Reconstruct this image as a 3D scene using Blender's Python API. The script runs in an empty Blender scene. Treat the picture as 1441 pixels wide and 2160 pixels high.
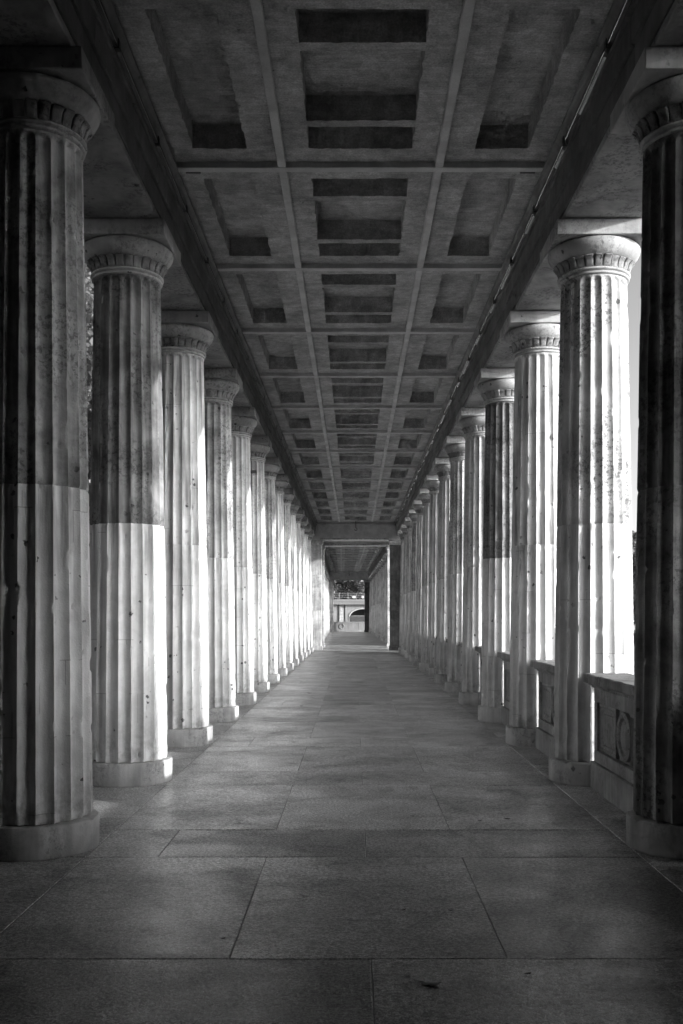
import bpy, bmesh, math, random
import numpy as np
from mathutils import Vector, Matrix
sc = bpy.context.scene
C = sc.collection
R = math.radians
rng = random.Random(7)

# ------------------------------------------------------------------ camera
cam_d = bpy.data.cameras.new('camera')
cam = bpy.data.objects.new('camera', cam_d); C.objects.link(cam)
CAMX, CAMZ = -0.06, 1.64
cam.location = (CAMX, 0, CAMZ); cam.rotation_euler = (R(90), 0, 0)
cam_d.sensor_fit = 'AUTO'; cam_d.sensor_width = 36; cam_d.lens = 35.0
cam_d.shift_x = -(748 - 720.5) / 2160; cam_d.shift_y = (1299 - 1080) / 2160
cam_d.clip_start = 0.05; cam_d.clip_end = 3000
sc.camera = cam
# ------------------------------------------------------------------ sky, sun, exposure
SUNV = Vector((1.0, -0.533, 0.255)).normalized()
ELEV = math.asin(SUNV.z); AZ = math.atan2(SUNV.x, SUNV.y)
w = bpy.data.worlds.new('World'); sc.world = w; w.use_nodes = True
nt = w.node_tree; nt.nodes.clear()
sky = nt.nodes.new('ShaderNodeTexSky'); sky.sky_type = 'NISHITA'; sky.sun_disc = False
sky.sun_elevation = ELEV; sky.sun_rotation = AZ; sky.air_density = 0.75; sky.dust_density = 2.0
bw = nt.nodes.new('ShaderNodeSeparateColor')   # black and white through a red filter
bg = nt.nodes.new('ShaderNodeBackground')
bg.inputs['Strength'].default_value = 0.15
wo = nt.nodes.new('ShaderNodeOutputWorld')
nt.links.new(sky.outputs[0], bw.inputs[0]); nt.links.new(bw.outputs[0], bg.inputs[0]); nt.links.new(bg.outputs[0], wo.inputs[0])
sd = bpy.data.lights.new('sun', 'SUN'); sd.energy = 2.0; sd.angle = R(0.5); sd.color = (1, 1, 1)
sun = bpy.data.objects.new('sun', sd); C.objects.link(sun)
sun.rotation_euler = SUNV.to_track_quat('Z', 'Y').to_euler(); sun.location = (30, -15, 20)
vs = sc.view_settings
vs.view_transform = 'Standard'; vs.look = 'None'; vs.gamma = 1.0; vs.use_curve_mapping = False
vs.exposure = 1.62
sc.cycles.use_denoising = True; sc.cycles.use_adaptive_sampling = True; sc.cycles.adaptive_threshold = 0.025; sc.cycles.adaptive_min_samples = 24
sc.cycles.max_bounces = 5; sc.cycles.glossy_bounces = 2; sc.cycles.diffuse_bounces = 3; sc.cycles.caustics_reflective = False; sc.cycles.caustics_refractive = False

# ------------------------------------------------------------------ materials (the photograph is black and white: all greys)
class NB:
    def __init__(s, name, rough=0.8, spec=0.3):
        s.m = bpy.data.materials.new(name); s.m.use_nodes = True
        s.t = s.m.node_tree; s.N = s.t.nodes; s.L = s.t.links
        s.b = s.N['Principled BSDF']; s.b.inputs['Roughness'].default_value = rough
        s.b.inputs['Specular IOR Level'].default_value = spec
        s.co = s.N.new('ShaderNodeTexCoord'); s.oi = s.N.new('ShaderNodeObjectInfo')
    def node(s, t, **kw):
        n = s.N.new(t)
        for k, v in kw.items():
            if k in n.inputs: n.inputs[k].default_value = v
            else: setattr(n, k, v)
        return n
    def vec(s, scale=(1, 1, 1), jitter=True, src='Object'):
        mp = s.node('ShaderNodeMapping'); mp.inputs['Scale'].default_value = scale
        s.L.new(s.co.outputs[src], mp.inputs[0])
        if jitter:
            mu = s.math('MULTIPLY', s.oi.outputs['Random'], 37.0)
            cb = s.N.new('ShaderNodeCombineXYZ')
            for i in range(3): s.L.new(mu, cb.inputs[i])
            s.L.new(cb.outputs[0], mp.inputs['Location'])
        return mp.outputs[0]
    def math(s, op, a, b=None, clamp=False):
        n = s.N.new('ShaderNodeMath'); n.operation = op; n.use_clamp = clamp
        for i, v in enumerate((a, b)):
            if v is None: continue
            if isinstance(v, (int, float)): n.inputs[i].default_value = v
            else: s.L.new(v, n.inputs[i])
        return n.outputs[0]
    def noise(s, scale, detail=5, rough=0.6, vec=None, dist=0):
        n = s.node('ShaderNodeTexNoise', Scale=scale, Detail=detail, Roughness=rough, Distortion=dist)
        s.L.new(vec if vec is not None else s.vec(), n.inputs['Vector']); return n.outputs[0]
    def ramp(s, f, a, b, lo=0.0, hi=1.0):
        n = s.N.new('ShaderNodeMapRange'); n.interpolation_type = 'SMOOTHSTEP'
        s.L.new(f, n.inputs[0])
        for i, v in zip((1, 2, 3, 4), (a, b, lo, hi)): n.inputs[i].default_value = v
        return n.outputs[0]
    def spots(s, scale, thr, keep, vec=None):
        vec = vec if vec is not None else s.vec()
        nz = s.node('ShaderNodeTexNoise', Scale=38.0, Detail=2.0); s.L.new(vec, nz.inputs['Vector'])
        ma = s.N.new('ShaderNodeVectorMath'); ma.operation = 'MULTIPLY_ADD'
        s.L.new(nz.outputs['Color'], ma.inputs[0]); ma.inputs[1].default_value = (.045, .045, .045); s.L.new(vec, ma.inputs[2])
        v = s.node('ShaderNodeTexVoronoi', Scale=scale); s.L.new(ma.outputs[0], v.inputs['Vector'])
        sp = s.N.new('ShaderNodeSeparateColor'); s.L.new(v.outputs['Color'], sp.inputs[0])
        k = s.math('GREATER_THAN', sp.outputs[0], keep)
        rad = s.math('MULTIPLY', sp.outputs[1], thr)
        near = s.math('SUBTRACT', rad, v.outputs['Distance'])
        return s.math('MULTIPLY', s.ramp(near, 0.0, thr * 0.3), k)
    def col(s, f):
        cb = s.N.new('ShaderNodeCombineColor')
        for i in range(3): s.L.new(f, cb.inputs[i])
        s.L.new(cb.outputs[0], s.b.inputs['Base Color'])
    def bump(s, h, strength=0.4, dist=0.01):
        n = s.node('ShaderNodeBump', Strength=strength, Distance=dist); s.L.new(h, n.inputs['Height'])
        s.L.new(n.outputs[0], s.b.inputs['Normal'])

def stone(name, base, blotch=0.25, streak=0.12, spots=0.6, keep=0.72, lichen=0.0, rnd=0.08, rough=0.85, repairs=False, runs=False):
    s = NB(name, rough, 0.25)
    v = s.vec()
    big = s.noise(2.2, 4, 0.65, v, 0.4)
    st = s.noise(1.0, 3, 0.6, s.vec((14, 14, 0.9)))
    fine = s.noise(70, 2, 0.7, v)
    f = s.math('MULTIPLY', s.ramp(big, 0.3, 0.7, 1 - blotch, 1 + blotch * 0.5), base)
    f = s.math('MULTIPLY', f, s.ramp(st, 0.35, 0.65, 1 - streak, 1 + streak))
    f = s.math('MULTIPLY', f, s.math('ADD', s.math('MULTIPLY', s.oi.outputs['Random'], rnd * 2), 1 - rnd))
    if lichen > 0:
        li = s.noise(24, 4, 0.75, v)
        area = s.noise(1.6, 2, 0.5, s.vec((1.5, 1.5, 0.8)))
        lm = s.math('MULTIPLY', s.ramp(li, 0.48, 0.60), s.ramp(area, 0.42, 0.58))
        f = s.math('MULTIPLY', f, s.math('SUBTRACT', 1.0, s.math('MULTIPLY', lm, lichen)))
    if runs:         # dirt that has run down from the drum joint in streaks
        sz = s.N.new('ShaderNodeSeparateXYZ'); s.L.new(s.co.outputs['Object'], sz.inputs[0])
        rn = s.math('MULTIPLY', s.ramp(sz.outputs[2], 1.75, 2.54), s.ramp(s.noise(1.0, 4, 0.65, s.vec((9, 9, 0.7))), 0.46, 0.62))
        f = s.math('MULTIPLY', f, s.math('SUBTRACT', 1.0, s.math('MULTIPLY', rn, 0.5)))
        ft = s.math('MULTIPLY', s.ramp(sz.outputs[2], 0.75, 0.22), s.ramp(s.noise(5.0, 5, 0.7, v), 0.42, 0.62))
        f = s.math('MULTIPLY', f, s.math('SUBTRACT', 1.0, s.math('MULTIPLY', ft, 0.4)))
    if repairs:      # inset repair stones: fine joint lines and slightly different tones
        sx = s.N.new('ShaderNodeSeparateXYZ'); s.L.new(s.co.outputs['Object'], sx.inputs[0])
        an = s.math('MULTIPLY', s.math('ARCTAN2', sx.outputs[1], sx.outputs[0]), 0.5)
        cb = s.N.new('ShaderNodeCombineXYZ'); s.L.new(an, cb.inputs[0])
        s.L.new(s.math('ADD', sx.outputs[2], s.math('MULTIPLY', s.oi.outputs['Random'], 9.0)), cb.inputs[1])
        br = s.node('ShaderNodeTexBrick', Scale=1.0); br.offset = 0.37; br.squash = 1.6; br.squash_frequency = 3
        br.inputs['Color1'].default_value = (.9, .9, .9, 1); br.inputs['Color2'].default_value = (1.06, 1.06, 1.06, 1)
        br.inputs['Mortar'].default_value = (.62, .62, .62, 1); br.inputs['Mortar Size'].default_value = 0.0035
        br.inputs['Brick Width'].default_value = 0.157; br.inputs['Row Height'].default_value = 0.52
        s.L.new(cb.outputs[0], br.inputs['Vector'])
        bwn = s.N.new('ShaderNodeRGBToBW'); s.L.new(br.outputs[0], bwn.inputs[0])
        msk = s.ramp(s.noise(3.4, 1, 0.5, s.vec((1.3, 1.3, 0.8))), 0.57, 0.58)
        f = s.math('MULTIPLY', f, s.math('ADD', s.math('MULTIPLY', s.math('SUBTRACT', bwn.outputs[0], 1.0), msk), 1.0))
    sa = s.math('MULTIPLY', s.spots(13, 0.36, keep, v), s.ramp(s.noise(1.4, 2, 0.5, s.vec((2, 2, 1))), 0.43, 0.54))
    f = s.math('MULTIPLY', f, s.math('SUBTRACT', 1.0, s.math('MULTIPLY', sa, spots)))
    s.col(f)
    h = s.math('SUBTRACT', fine, s.math('MULTIPLY', sa, 2.4))
    s.bump(h, 0.45, 0.006)
    return s.m

M = {}
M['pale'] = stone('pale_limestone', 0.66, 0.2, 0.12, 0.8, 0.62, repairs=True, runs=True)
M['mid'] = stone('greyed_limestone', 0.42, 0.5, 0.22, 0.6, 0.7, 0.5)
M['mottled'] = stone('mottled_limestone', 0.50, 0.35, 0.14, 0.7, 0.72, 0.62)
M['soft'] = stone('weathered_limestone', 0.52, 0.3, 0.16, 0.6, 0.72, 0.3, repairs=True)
M['shaded_pier'] = stone('shaded_pier_stone', 0.11, 0.4, 0.2, 0.4, 0.74, 0.3)  # shade on the right piers put into a darker stone colour
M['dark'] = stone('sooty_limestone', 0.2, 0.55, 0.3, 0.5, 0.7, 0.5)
M['plinth'] = stone('plinth_sandstone', 0.50, 0.3, 0.1, 0.5, 0.74, 0.3)
M['capital'] = stone('capital_limestone', 0.46, 0.3, 0.06, 0.75, 0.62, 0.35)
M['band'] = stone('carved_limestone', 0.30, 0.5, 0.2, 0.7, 0.6, 0.5)
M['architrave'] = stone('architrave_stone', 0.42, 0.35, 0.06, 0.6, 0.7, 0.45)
M['parapet'] = stone('parapet_stone', 0.34, 0.3, 0.12, 0.5, 0.72, 0.3)
M['cap'] = stone('parapet_cap_stone', 0.27, 0.35, 0.12, 0.5, 0.7, 0.4)
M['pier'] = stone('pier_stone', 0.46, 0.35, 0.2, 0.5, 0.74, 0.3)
M['render'] = stone('pale_render', 0.25, 0.12, 0.1, 0.3, 0.9)
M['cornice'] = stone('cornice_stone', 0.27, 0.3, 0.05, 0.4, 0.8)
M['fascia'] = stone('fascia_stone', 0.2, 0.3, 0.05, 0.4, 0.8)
M['house'] = stone('added_wall_stone', 0.10, 0.3, 0.1, 0.4, 0.8)  # dark stone of the added walls round the camera

def concrete():
    s = NB('board_marked_concrete', 0.9, 0.2)
    v = s.vec()
    big = s.noise(1.7, 4, 0.6, v, 0.3)
    boards = s.noise(1.0, 3, 0.7, s.vec((2.5, 34, 10)))
    boards2 = s.noise(1.0, 2, 0.7, s.vec((5, 95, 30)))
    fine = s.noise(55, 2, 0.7, v)
    f = s.math('MULTIPLY', s.ramp(big, 0.3, 0.7, 0.7, 1.15), 0.56)
    f = s.math('MULTIPLY', f, s.ramp(boards, 0.3, 0.7, 0.88, 1.08))
    f = s.math('MULTIPLY', f, s.ramp(boards2, 0.3, 0.7, 0.92, 1.07))
    f = s.math('MULTIPLY', f, s.ramp(fine, 0.25, 0.75, 0.75, 1.2))
    f = s.math('MULTIPLY', f, s.ramp(s.noise(9, 3, 0.7, v), 0.35, 0.65, 0.82, 1.12))
    sp = s.spots(9, 0.15, 0.75, v)
    f = s.math('MULTIPLY', f, s.math('SUBTRACT', 1.0, s.math('MULTIPLY', sp, 0.5)))
    s.col(f)
    h = s.math('ADD', s.math('MULTIPLY', boards, 0.7), s.math('ADD', s.math('MULTIPLY', boards2, 0.4), s.math('MULTIPLY', fine, 0.3)))
    s.bump(h, 0.5, 0.012); return s.m
M['concrete'] = concrete()

def plain_concrete():
    s = NB('smooth_concrete_rib', 0.85, 0.2); v = s.vec()
    f = s.math('MULTIPLY', s.ramp(s.noise(3, 6, 0.6, v), 0.3, 0.7, 0.8, 1.12), 0.70)
    f = s.math('MULTIPLY', f, s.ramp(s.noise(60, 4, 0.7, v), 0.3, 0.7, 0.93, 1.07))
    s.col(f); s.bump(s.noise(40, 4, 0.7, v), 0.25, 0.005); return s.m
M['rib'] = plain_concrete()

def granite():
    s = NB('worn_granite_paving', 0.6, 0.5); v = s.vec()
    g1 = s.noise(48, 2, 0.85, v); g2 = s.noise(120, 1, 0.8, v)
    big = s.noise(1.3, 4, 0.62, v, 0.5); dirt = s.noise(3.4, 5, 0.7, v, 0.7)
    f = s.math('MULTIPLY', s.ramp(big, 0.3, 0.7, 0.7, 1.2), 0.42)
    f = s.math('MULTIPLY', f, s.ramp(g1, 0.36, 0.64, 0.5, 1.5))
    f = s.math('MULTIPLY', f, s.ramp(g2, 0.3, 0.7, 0.6, 1.4))
    f = s.math('MULTIPLY', f, s.ramp(dirt, 0.30, 0.48, 0.6, 1.0))
    f = s.math('MULTIPLY', f, s.math('ADD', s.math('MULTIPLY', s.oi.outputs['Random'], 0.4), 0.8))
    s.col(f)
    s.L.new(s.ramp(s.math('ADD', s.math('MULTIPLY', big, 0.6), s.math('MULTIPLY', dirt, 0.4)), 0.35, 0.65, 0.5, 0.3), s.b.inputs['Roughness'])
    s.bump(s.math('ADD', g1, s.math('MULTIPLY', dirt, 1.5)), 0.35, 0.005); return s.m
M['granite'] = granite()

def simple(name, val, rough=0.8, metal=0.0, var=0.15, sc_=8, spec=0.3, rel=True):
    s = NB(name, rough, spec); v = s.vec()
    f = s.math('MULTIPLY', s.ramp(s.noise(sc_, 5, 0.6, v), 0.3, 0.7, 1 - var, 1 + var), val)
    s.col(f); s.b.inputs['Metallic'].default_value = metal
    if rel: s.bump(s.noise(sc_ * 6, 4, 0.6, v), 0.2, 0.004)
    return s.m
M['bed'] = simple('dark_bedding_mortar', 0.22, 0.95)
M['black_metal'] = simple('black_painted_metal', 0.025, 0.45)
M['rail_metal'] = simple('glossy_dark_rail', 0.38, 0.16, 1.0, 0.2, 3)
M['iron'] = simple('grey_painted_iron', 0.30, 0.5)
M['deck'] = simple('viaduct_deck_paint', 0.2, 0.7)
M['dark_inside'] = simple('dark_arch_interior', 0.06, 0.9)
M['sign'] = simple('white_sign_paint', 0.8, 0.6)
M['bark'] = simple('bark', 0.08, 0.95, 0, 0.4, 12)
M['soil'] = simple('courtyard_ground', 0.16, 0.95, 0, 0.3, 0.8)
M['dry_leaf'] = simple('dry_leaf', 0.72, 0.7, 0, 0.35, 4, rel=False)
M['dark_leaf'] = simple('dark_dry_leaf', 0.05, 0.9, 0, 0.3, 4, 0.1, rel=False)
M['roof'] = simple('roof_sheet', 0.2, 0.7)

def leaf_mat(name, val, trans):
    s = NB(name, 0.55, 0.35); v = s.vec(jitter=False)
    f = s.math('MULTIPLY', s.ramp(s.noise(3.0, 4, 0.7, v), 0.3, 0.7, 0.55, 1.5), val)
    s.col(f)
    tr = s.N.new('ShaderNodeBsdfTranslucent'); tr.inputs[0].default_value = (trans,) * 3 + (1,)
    mx = s.N.new('ShaderNodeMixShader'); mx.inputs[0].default_value = 0.35
    out = s.N['Material Output']
    s.L.new(s.b.outputs[0], mx.inputs[1]); s.L.new(tr.outputs[0], mx.inputs[2]); s.L.new(mx.outputs[0], out.inputs[0])
    return s.m
M['leaf'] = leaf_mat('foliage', 0.12, 0.2)
M['leaf_far'] = leaf_mat('far_foliage', 0.13, 0.2)

def water():
    s = NB('river_water', 0.08, 0.5); s.b.inputs['Base Color'].default_value = (0.03,) * 3 + (1,)
    s.bump(s.noise(0.8, 4, 0.6, s.vec(jitter=False)), 0.25, 0.15); return s.m
M['water'] = water()

# ------------------------------------------------------------------ helpers
def link(name, me, mat=None, parent=None, loc=(0, 0, 0), rot=(0, 0, 0)):
    o = bpy.data.objects.new(name, me); C.objects.link(o)
    if mat is not None and len(me.materials) == 0: me.materials.append(M[mat] if isinstance(mat, str) else mat)
    o.location = loc; o.rotation_euler = rot; o.parent = parent
    return o
def empty(name, loc=(0, 0, 0), label=None, cat=None, group=None):
    o = bpy.data.objects.new(name, None); C.objects.link(o); o.location = loc; o.empty_display_size = 0.2
    return tag(o, label, cat, group)
def tag(o, label=None, cat=None, group=None, kind=None):
    if cat and not kind: kind = 'thing'
    for k, v in (('label', label), ('category', cat), ('group', group), ('kind', kind)):
        if v: o[k] = v
    return o
def copy_tree(o, parent=None):
    c = o.copy(); C.objects.link(c); c.parent = parent
    for ch in list(o.children): copy_tree(ch, c)
    return c
def mesh(name, verts, faces, smooth=None):
    me = bpy.data.meshes.new(name); me.from_pydata([tuple(map(float, v)) for v in verts], [], faces); me.update()
    if smooth is not None:
        me.polygons.foreach_set('use_smooth', [True] * len(me.polygons))
        me.set_sharp_from_angle(angle=R(smooth))
    return me
def boxes(name, bs, bevel=0.0):
    """mesh of boxes given as (x0,x1,y0,y1,z0,z1)"""
    bm = bmesh.new()
    for (x0, x1, y0, y1, z0, z1) in bs:
        r = bmesh.ops.create_cube(bm, size=1.0)
        bmesh.ops.scale(bm, vec=(x1 - x0, y1 - y0, z1 - z0), verts=r['verts'])
        bmesh.ops.translate(bm, vec=((x0 + x1) / 2, (y0 + y1) / 2, (z0 + z1) / 2), verts=r['verts'])
    if bevel > 0:
        bmesh.ops.bevel(bm, geom=list(bm.edges), offset=bevel, segments=1, affect='EDGES', profile=0.5)
    me = bpy.data.meshes.new(name); bm.to_mesh(me); bm.free(); return me
def rough_box(name, x0, x1, y0, y1, z0, z1, bevel, amp, seed, step=0.12):
    """a block whose edges are uneven and chipped"""
    r = np.random.RandomState(seed)
    bm = bmesh.new(); q = bmesh.ops.create_cube(bm, size=1.0)
    bmesh.ops.scale(bm, vec=(x1 - x0, y1 - y0, z1 - z0), verts=bm.verts)
    bmesh.ops.translate(bm, vec=((x0 + x1) / 2, (y0 + y1) / 2, (z0 + z1) / 2), verts=bm.verts)
    bmesh.ops.bevel(bm, geom=list(bm.edges), offset=bevel, segments=1, affect='EDGES', profile=0.5)
    for ax, ln in ((0, x1 - x0), (1, y1 - y0)):
        lo = (x0, y0)[ax]
        for i in range(1, int(ln / step)):
            p = [0, 0, 0]; p[ax] = lo + i * step + r.uniform(-.03, .03); n = [0, 0, 0]; n[ax] = 1
            bmesh.ops.bisect_plane(bm, geom=list(bm.verts) + list(bm.edges) + list(bm.faces), plane_co=p, plane_no=n)
    for v in bm.verts:
        v.co += Vector((r.uniform(-amp, amp), r.uniform(-amp, amp), r.uniform(-amp, amp)))
    me = bpy.data.meshes.new(name); bm.to_mesh(me); bm.free(); return me
def extrude_y(name, poly, y0, y1):
    """closed polygon in (x,z) extruded along y"""
    n = len(poly)
    vs_ = [(x, y0, z) for x, z in poly] + [(x, y1, z) for x, z in poly]
    fs = [(i, (i + 1) % n, n + (i + 1) % n, n + i) for i in range(n)]
    bm = bmesh.new(); bv = [bm.verts.new(v) for v in vs_]
    for f in fs: bm.faces.new([bv[i] for i in f])
    bm.faces.new(bv[:n]); bm.faces.new(bv[n:][::-1])
    bmesh.ops.recalc_face_normals(bm, faces=bm.faces)
    me = bpy.data.meshes.new(name); bm.to_mesh(me); bm.free(); return me
def lathe(name, prof, n, smooth=40, closed=True):
    vs_, fs = [], []
    for (r, z) in prof:
        for i in range(n):
            a = 2 * math.pi * i / n; vs_.append((r * math.cos(a), r * math.sin(a), z))
    for j in range(len(prof) - 1):
        for i in range(n):
            k = (i + 1) % n; fs.append((j * n + i, j * n + k, (j + 1) * n + k, (j + 1) * n + i))
    if closed:
        fs.append(tuple(range(n))[::-1]); fs.append(tuple(range((len(prof) - 1) * n, len(prof) * n)))
    return mesh(name, vs_, fs, smooth)
def tube(vs_, fs, pts, rads, n=6):
    """append a tapered tube to vertex and face lists"""
    prev = None
    for i, (p, r) in enumerate(zip(pts, rads)):
        p = Vector(p); d = (Vector(pts[min(i + 1, len(pts) - 1)]) - Vector(pts[max(i - 1, 0)])).normalized()
        u = d.cross(Vector((0.3, 0.9, 0.2))).normalized(); v = d.cross(u)
        b = len(vs_)
        for k in range(n):
            a = 2 * math.pi * k / n; vs_.append(p + u * (r * math.cos(a)) + v * (r * math.sin(a)))
        if prev is not None:
            for k in range(n): fs.append((prev + k, prev + (k + 1) % n, b + (k + 1) % n, b + k))
        prev = b
    fs.append(tuple(range(prev, prev + n)))

# ------------------------------------------------------------------ measures
B = 2.87; Y0 = 7.08; AX = 2.33
NC = 14                                     # columns a side in the near section
PIER1 = Y0 + B * NC + 0.6                   # 47.86
PIER2 = PIER1 + 3.85
NF = 16; END = PIER2 + B * (NF + 1)         # about 99.9
SOF = 5.44; BEAMZ = 6.10; PANZ = 6.155
ordn = ['first', 'second', 'third', 'fourth', 'fifth', 'sixth', 'seventh', 'eighth', 'ninth', 'tenth', 'eleventh', 'twelfth', 'thirteenth', 'fourteenth', 'fifteenth', 'sixteenth', 'seventeenth']

# ------------------------------------------------------------------ ground, river, podium, paving
gx = [-1500, -60, -3.6, 4.6, 4.6, 52.0, 52.0, 120, 1500]
gz = [-0.9, -0.9, -0.75, -0.75, -4.5, -4.5, -1.6, -1.4, -1.4]
gv = [(x, y, z) for y in (-600, -60, 60, 140, 300, 2500) for x, z in zip(gx, gz)]
gf = [(j * 9 + i, j * 9 + i + 1, j * 9 + 10 + i, j * 9 + 9 + i) for j in range(5) for i in range(8)]
tag(link('ground', mesh('ground', gv, gf), 'soil'), kind='structure')
tag(link('river', mesh('river', [(4.6, -600, -3.0), (52, -600, -3.0), (52, 2500, -3.0), (4.6, 2500, -3.0)], [(0, 1, 2, 3)]), 'water'), kind='structure')
pod = tag(link('podium', boxes('podium', [(-3.25, 3.25, -9, 103.6, -1.5, -0.14)]), 'bed'), kind='structure')

pave = tag(bpy.data.objects.new('pavement', boxes('paving_bed', [(-3.1, 3.1, -8.9, 103.5, -0.13, -0.005)])), kind='structure')
C.objects.link(pave); pave.data.materials.append(M['bed'])
G = 0.0025
slab_cache = {}
def slab(x0, x1, y0, y1, seed):
    key = (round(x1 - x0, 3), round(y1 - y0, 3), seed % 3)
    if key not in slab_cache:
        lx, ly = (x1 - x0) / 2 - G, (y1 - y0) / 2 - G
        me = rough_box('paving_slab', -lx, lx, -ly, ly, -0.016, 0, 0.004, 0.0013, seed % 3 + 11, 0.22); me.materials.append(M['granite'])
        slab_cache[key] = me
    o = link('paving_slab', slab_cache[key], None, pave, ((x0 + x1) / 2, (y0 + y1) / 2, rng.uniform(-0.002, 0.001)),
             (rng.uniform(-.0006, .0006), rng.uniform(-.0008, .0008), 0))
    return o
yb = Y0 + 0.12 - 0.43                         # near edge of the narrow course at the first column
k = -5; sidx = 0
ROWEND = PIER1 + 0.8
while yb + k * B < 101:
    y = yb + k * B
    if y > -8.9 + 0.1:
        far = y > ROWEND
        if not far:
            for a, b in ((-1.89, -1.40), (-1.40, 0.02), (0.02, 1.89)) if k % 2 == 0 else ((-1.89, 0.02), (0.02, 1.89)):
                slab(a, b, y, y + 0.86, sidx); sidx += 1
            for a, b in ((-1.89, -0.66), (-0.66, 0.67), (0.67, 1.89)):
                slab(a, b, y + 0.86, y + B, sidx); sidx += 1
        else:
            slab(-1.89, 1.89, y, y + 0.86, sidx); slab(-1.89, 1.89, y + 0.86, y + B, sidx + 1); sidx += 2
        for s_ in (-1, 1):
            a, b = (1.89, 3.08) if s_ > 0 else (-3.08, -1.89)
            slab(a, b, y, y + 1.3, sidx); slab(a, b, y + 1.3, y + B, sidx + 1); sidx += 2
    k += 1
for i in range(3):
    slab(-3.08 + i * 2.053, -3.08 + (i + 1) * 2.053, yb + k * B, 103.4, i)

# ------------------------------------------------------------------ columns
NFL = 20; Z_PL = 0.225; Z_J = 2.535; Z_T = 5.0
def rad(z):
    t = np.clip((z - Z_PL) / (Z_T - Z_PL), 0, 1); return 0.397 - 0.072 * t ** 1.25
def drum(name, z0, z1, seg, rows, seed, top, ndent, nchip):
    r = np.random.RandomState(seed)
    u = -np.cos(np.linspace(0, math.pi, seg + 1))[:-1]
    u = 0.65 * u + 0.35 * np.linspace(-1, 1, seg + 1)[:-1]
    th = np.concatenate([(i + 0.5 + u / 2) * 2 * math.pi / NFL for i in range(NFL)]); uu = np.tile(u, NFL)
    zz = np.linspace(z0, z1, rows)
    if top: zz = np.concatenate([zz[zz < 4.83], np.linspace(4.84, 4.945, 10 if seg > 6 else 5), [z1]])
    TH, Z = np.meshgrid(th, zz); U = np.tile(uu, (len(zz), 1))
    RR = rad(Z); half = RR * math.pi / NFL
    depth = 0.034 * RR / 0.39
    if top:
        t = np.clip((Z - (4.935 - half)) / half, 0, 3)
        prof = np.clip(1 - np.abs(U) ** 2.1 - t ** 2, 0, None) * np.where(t > 0, 1.35, 1.0)
        prof = np.minimum(prof, 1 - np.abs(U) ** 2.1)
    else:
        prof = 1 - np.abs(U) ** 2.1
    rr = RR - depth * prof
    arr = np.abs(U) > 0.93
    rr = rr - np.where(arr, 0.0015, 0)
    def dents(n, smin, smax, dmin, dmax, on_arris, stretch):
        nonlocal rr
        for _ in range(n):
            t0 = r.randint(NFL) * 2 * math.pi / NFL if on_arris else r.uniform(0, 2 * math.pi)
            zc = r.uniform(z0, z1); s = smin + (smax - smin) * r.rand() ** 2; d = r.uniform(dmin, dmax)
            sz = s * r.uniform(1, stretch)
            dt = (TH - t0 + math.pi) % (2 * math.pi) - math.pi
            q = (dt * 0.37 / s) ** 2 + ((Z - zc) / sz) ** 2
            q = q * (1 + 0.35 * np.sin(dt * 160 + zc * 50) * np.sin(Z * 150 + zc))
            if on_arris:    # broken edge: cut back to a rough flat below the ridge
                tgt = RR - d
                wgt = np.clip((1.0 - q) * 2.5, 0, 1)
                rr = np.where(q < 1, np.minimum(rr, rr * (1 - wgt) + np.minimum(rr, tgt) * wgt), rr)
            else:
                rr = rr - d * np.clip(1 - q, 0, 1) ** 0.7
    dents(nchip, 0.014, 0.045, 0.005, 0.014, True, 2.4)
    dents(ndent, 0.011, 0.024, 0.008, 0.02, False, 1.8)
    rr = rr + 0.0012 * np.sin(TH * 3 + seed) + 0.0008 * np.sin(Z * 5.3 + seed)
    rr[0] -= 0.007; rr[-1] -= 0.007 if not top else 0
    e_ = r.rand(*rr[:3].shape) ** 4 * 0.008
    if seg > 6: rr[1] -= e_[0]; rr[-2] -= e_[1] * (not top)
    n = len(th); X = rr * np.cos(TH); Yc = rr * np.sin(TH)
    V = np.stack([X, Yc, Z], -1).reshape(-1, 3)
    nr = len(zz); i = np.arange(n); j = np.arange(nr - 1)[:, None]
    a = j * n + i; b_ = j * n + (i + 1) % n
    F = np.stack([a, b_, b_ + n, a + n], -1).reshape(-1, 4)
    me = bpy.data.meshes.new(name)
    me.from_pydata(V.tolist(), [], F.tolist()); me.update()
    # closing faces
    bm = bmesh.new(); bm.from_mesh(me); bm.verts.ensure_lookup_table()
    bm.faces.new([bm.verts[i] for i in range(n)][::-1]); bm.faces.new([bm.verts[(nr - 1) * n + i] for i in range(n)])
    bm.to_mesh(me); bm.free()
    me.polygons.foreach_set('use_smooth', [True] * len(me.polygons)); me.set_sharp_from_angle(angle=R(38))
    return me
NV = 4
LOW = [drum('lower_drum', Z_PL, Z_J, 10, 116, 20 + v, False, 34, 34) for v in range(NV)]
UP = [drum('upper_drum', Z_J, Z_T, 10, 120, 50 + v, True, 30, 30) for v in range(NV)]
LOWF = [drum('lower_drum', Z_PL, Z_J, 6, 26, 80 + v, False, 4, 10) for v in range(2)]
UPF = [drum('upper_drum', Z_J, Z_T, 6, 26, 90 + v, True, 4, 10) for v in range(2)]

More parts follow.
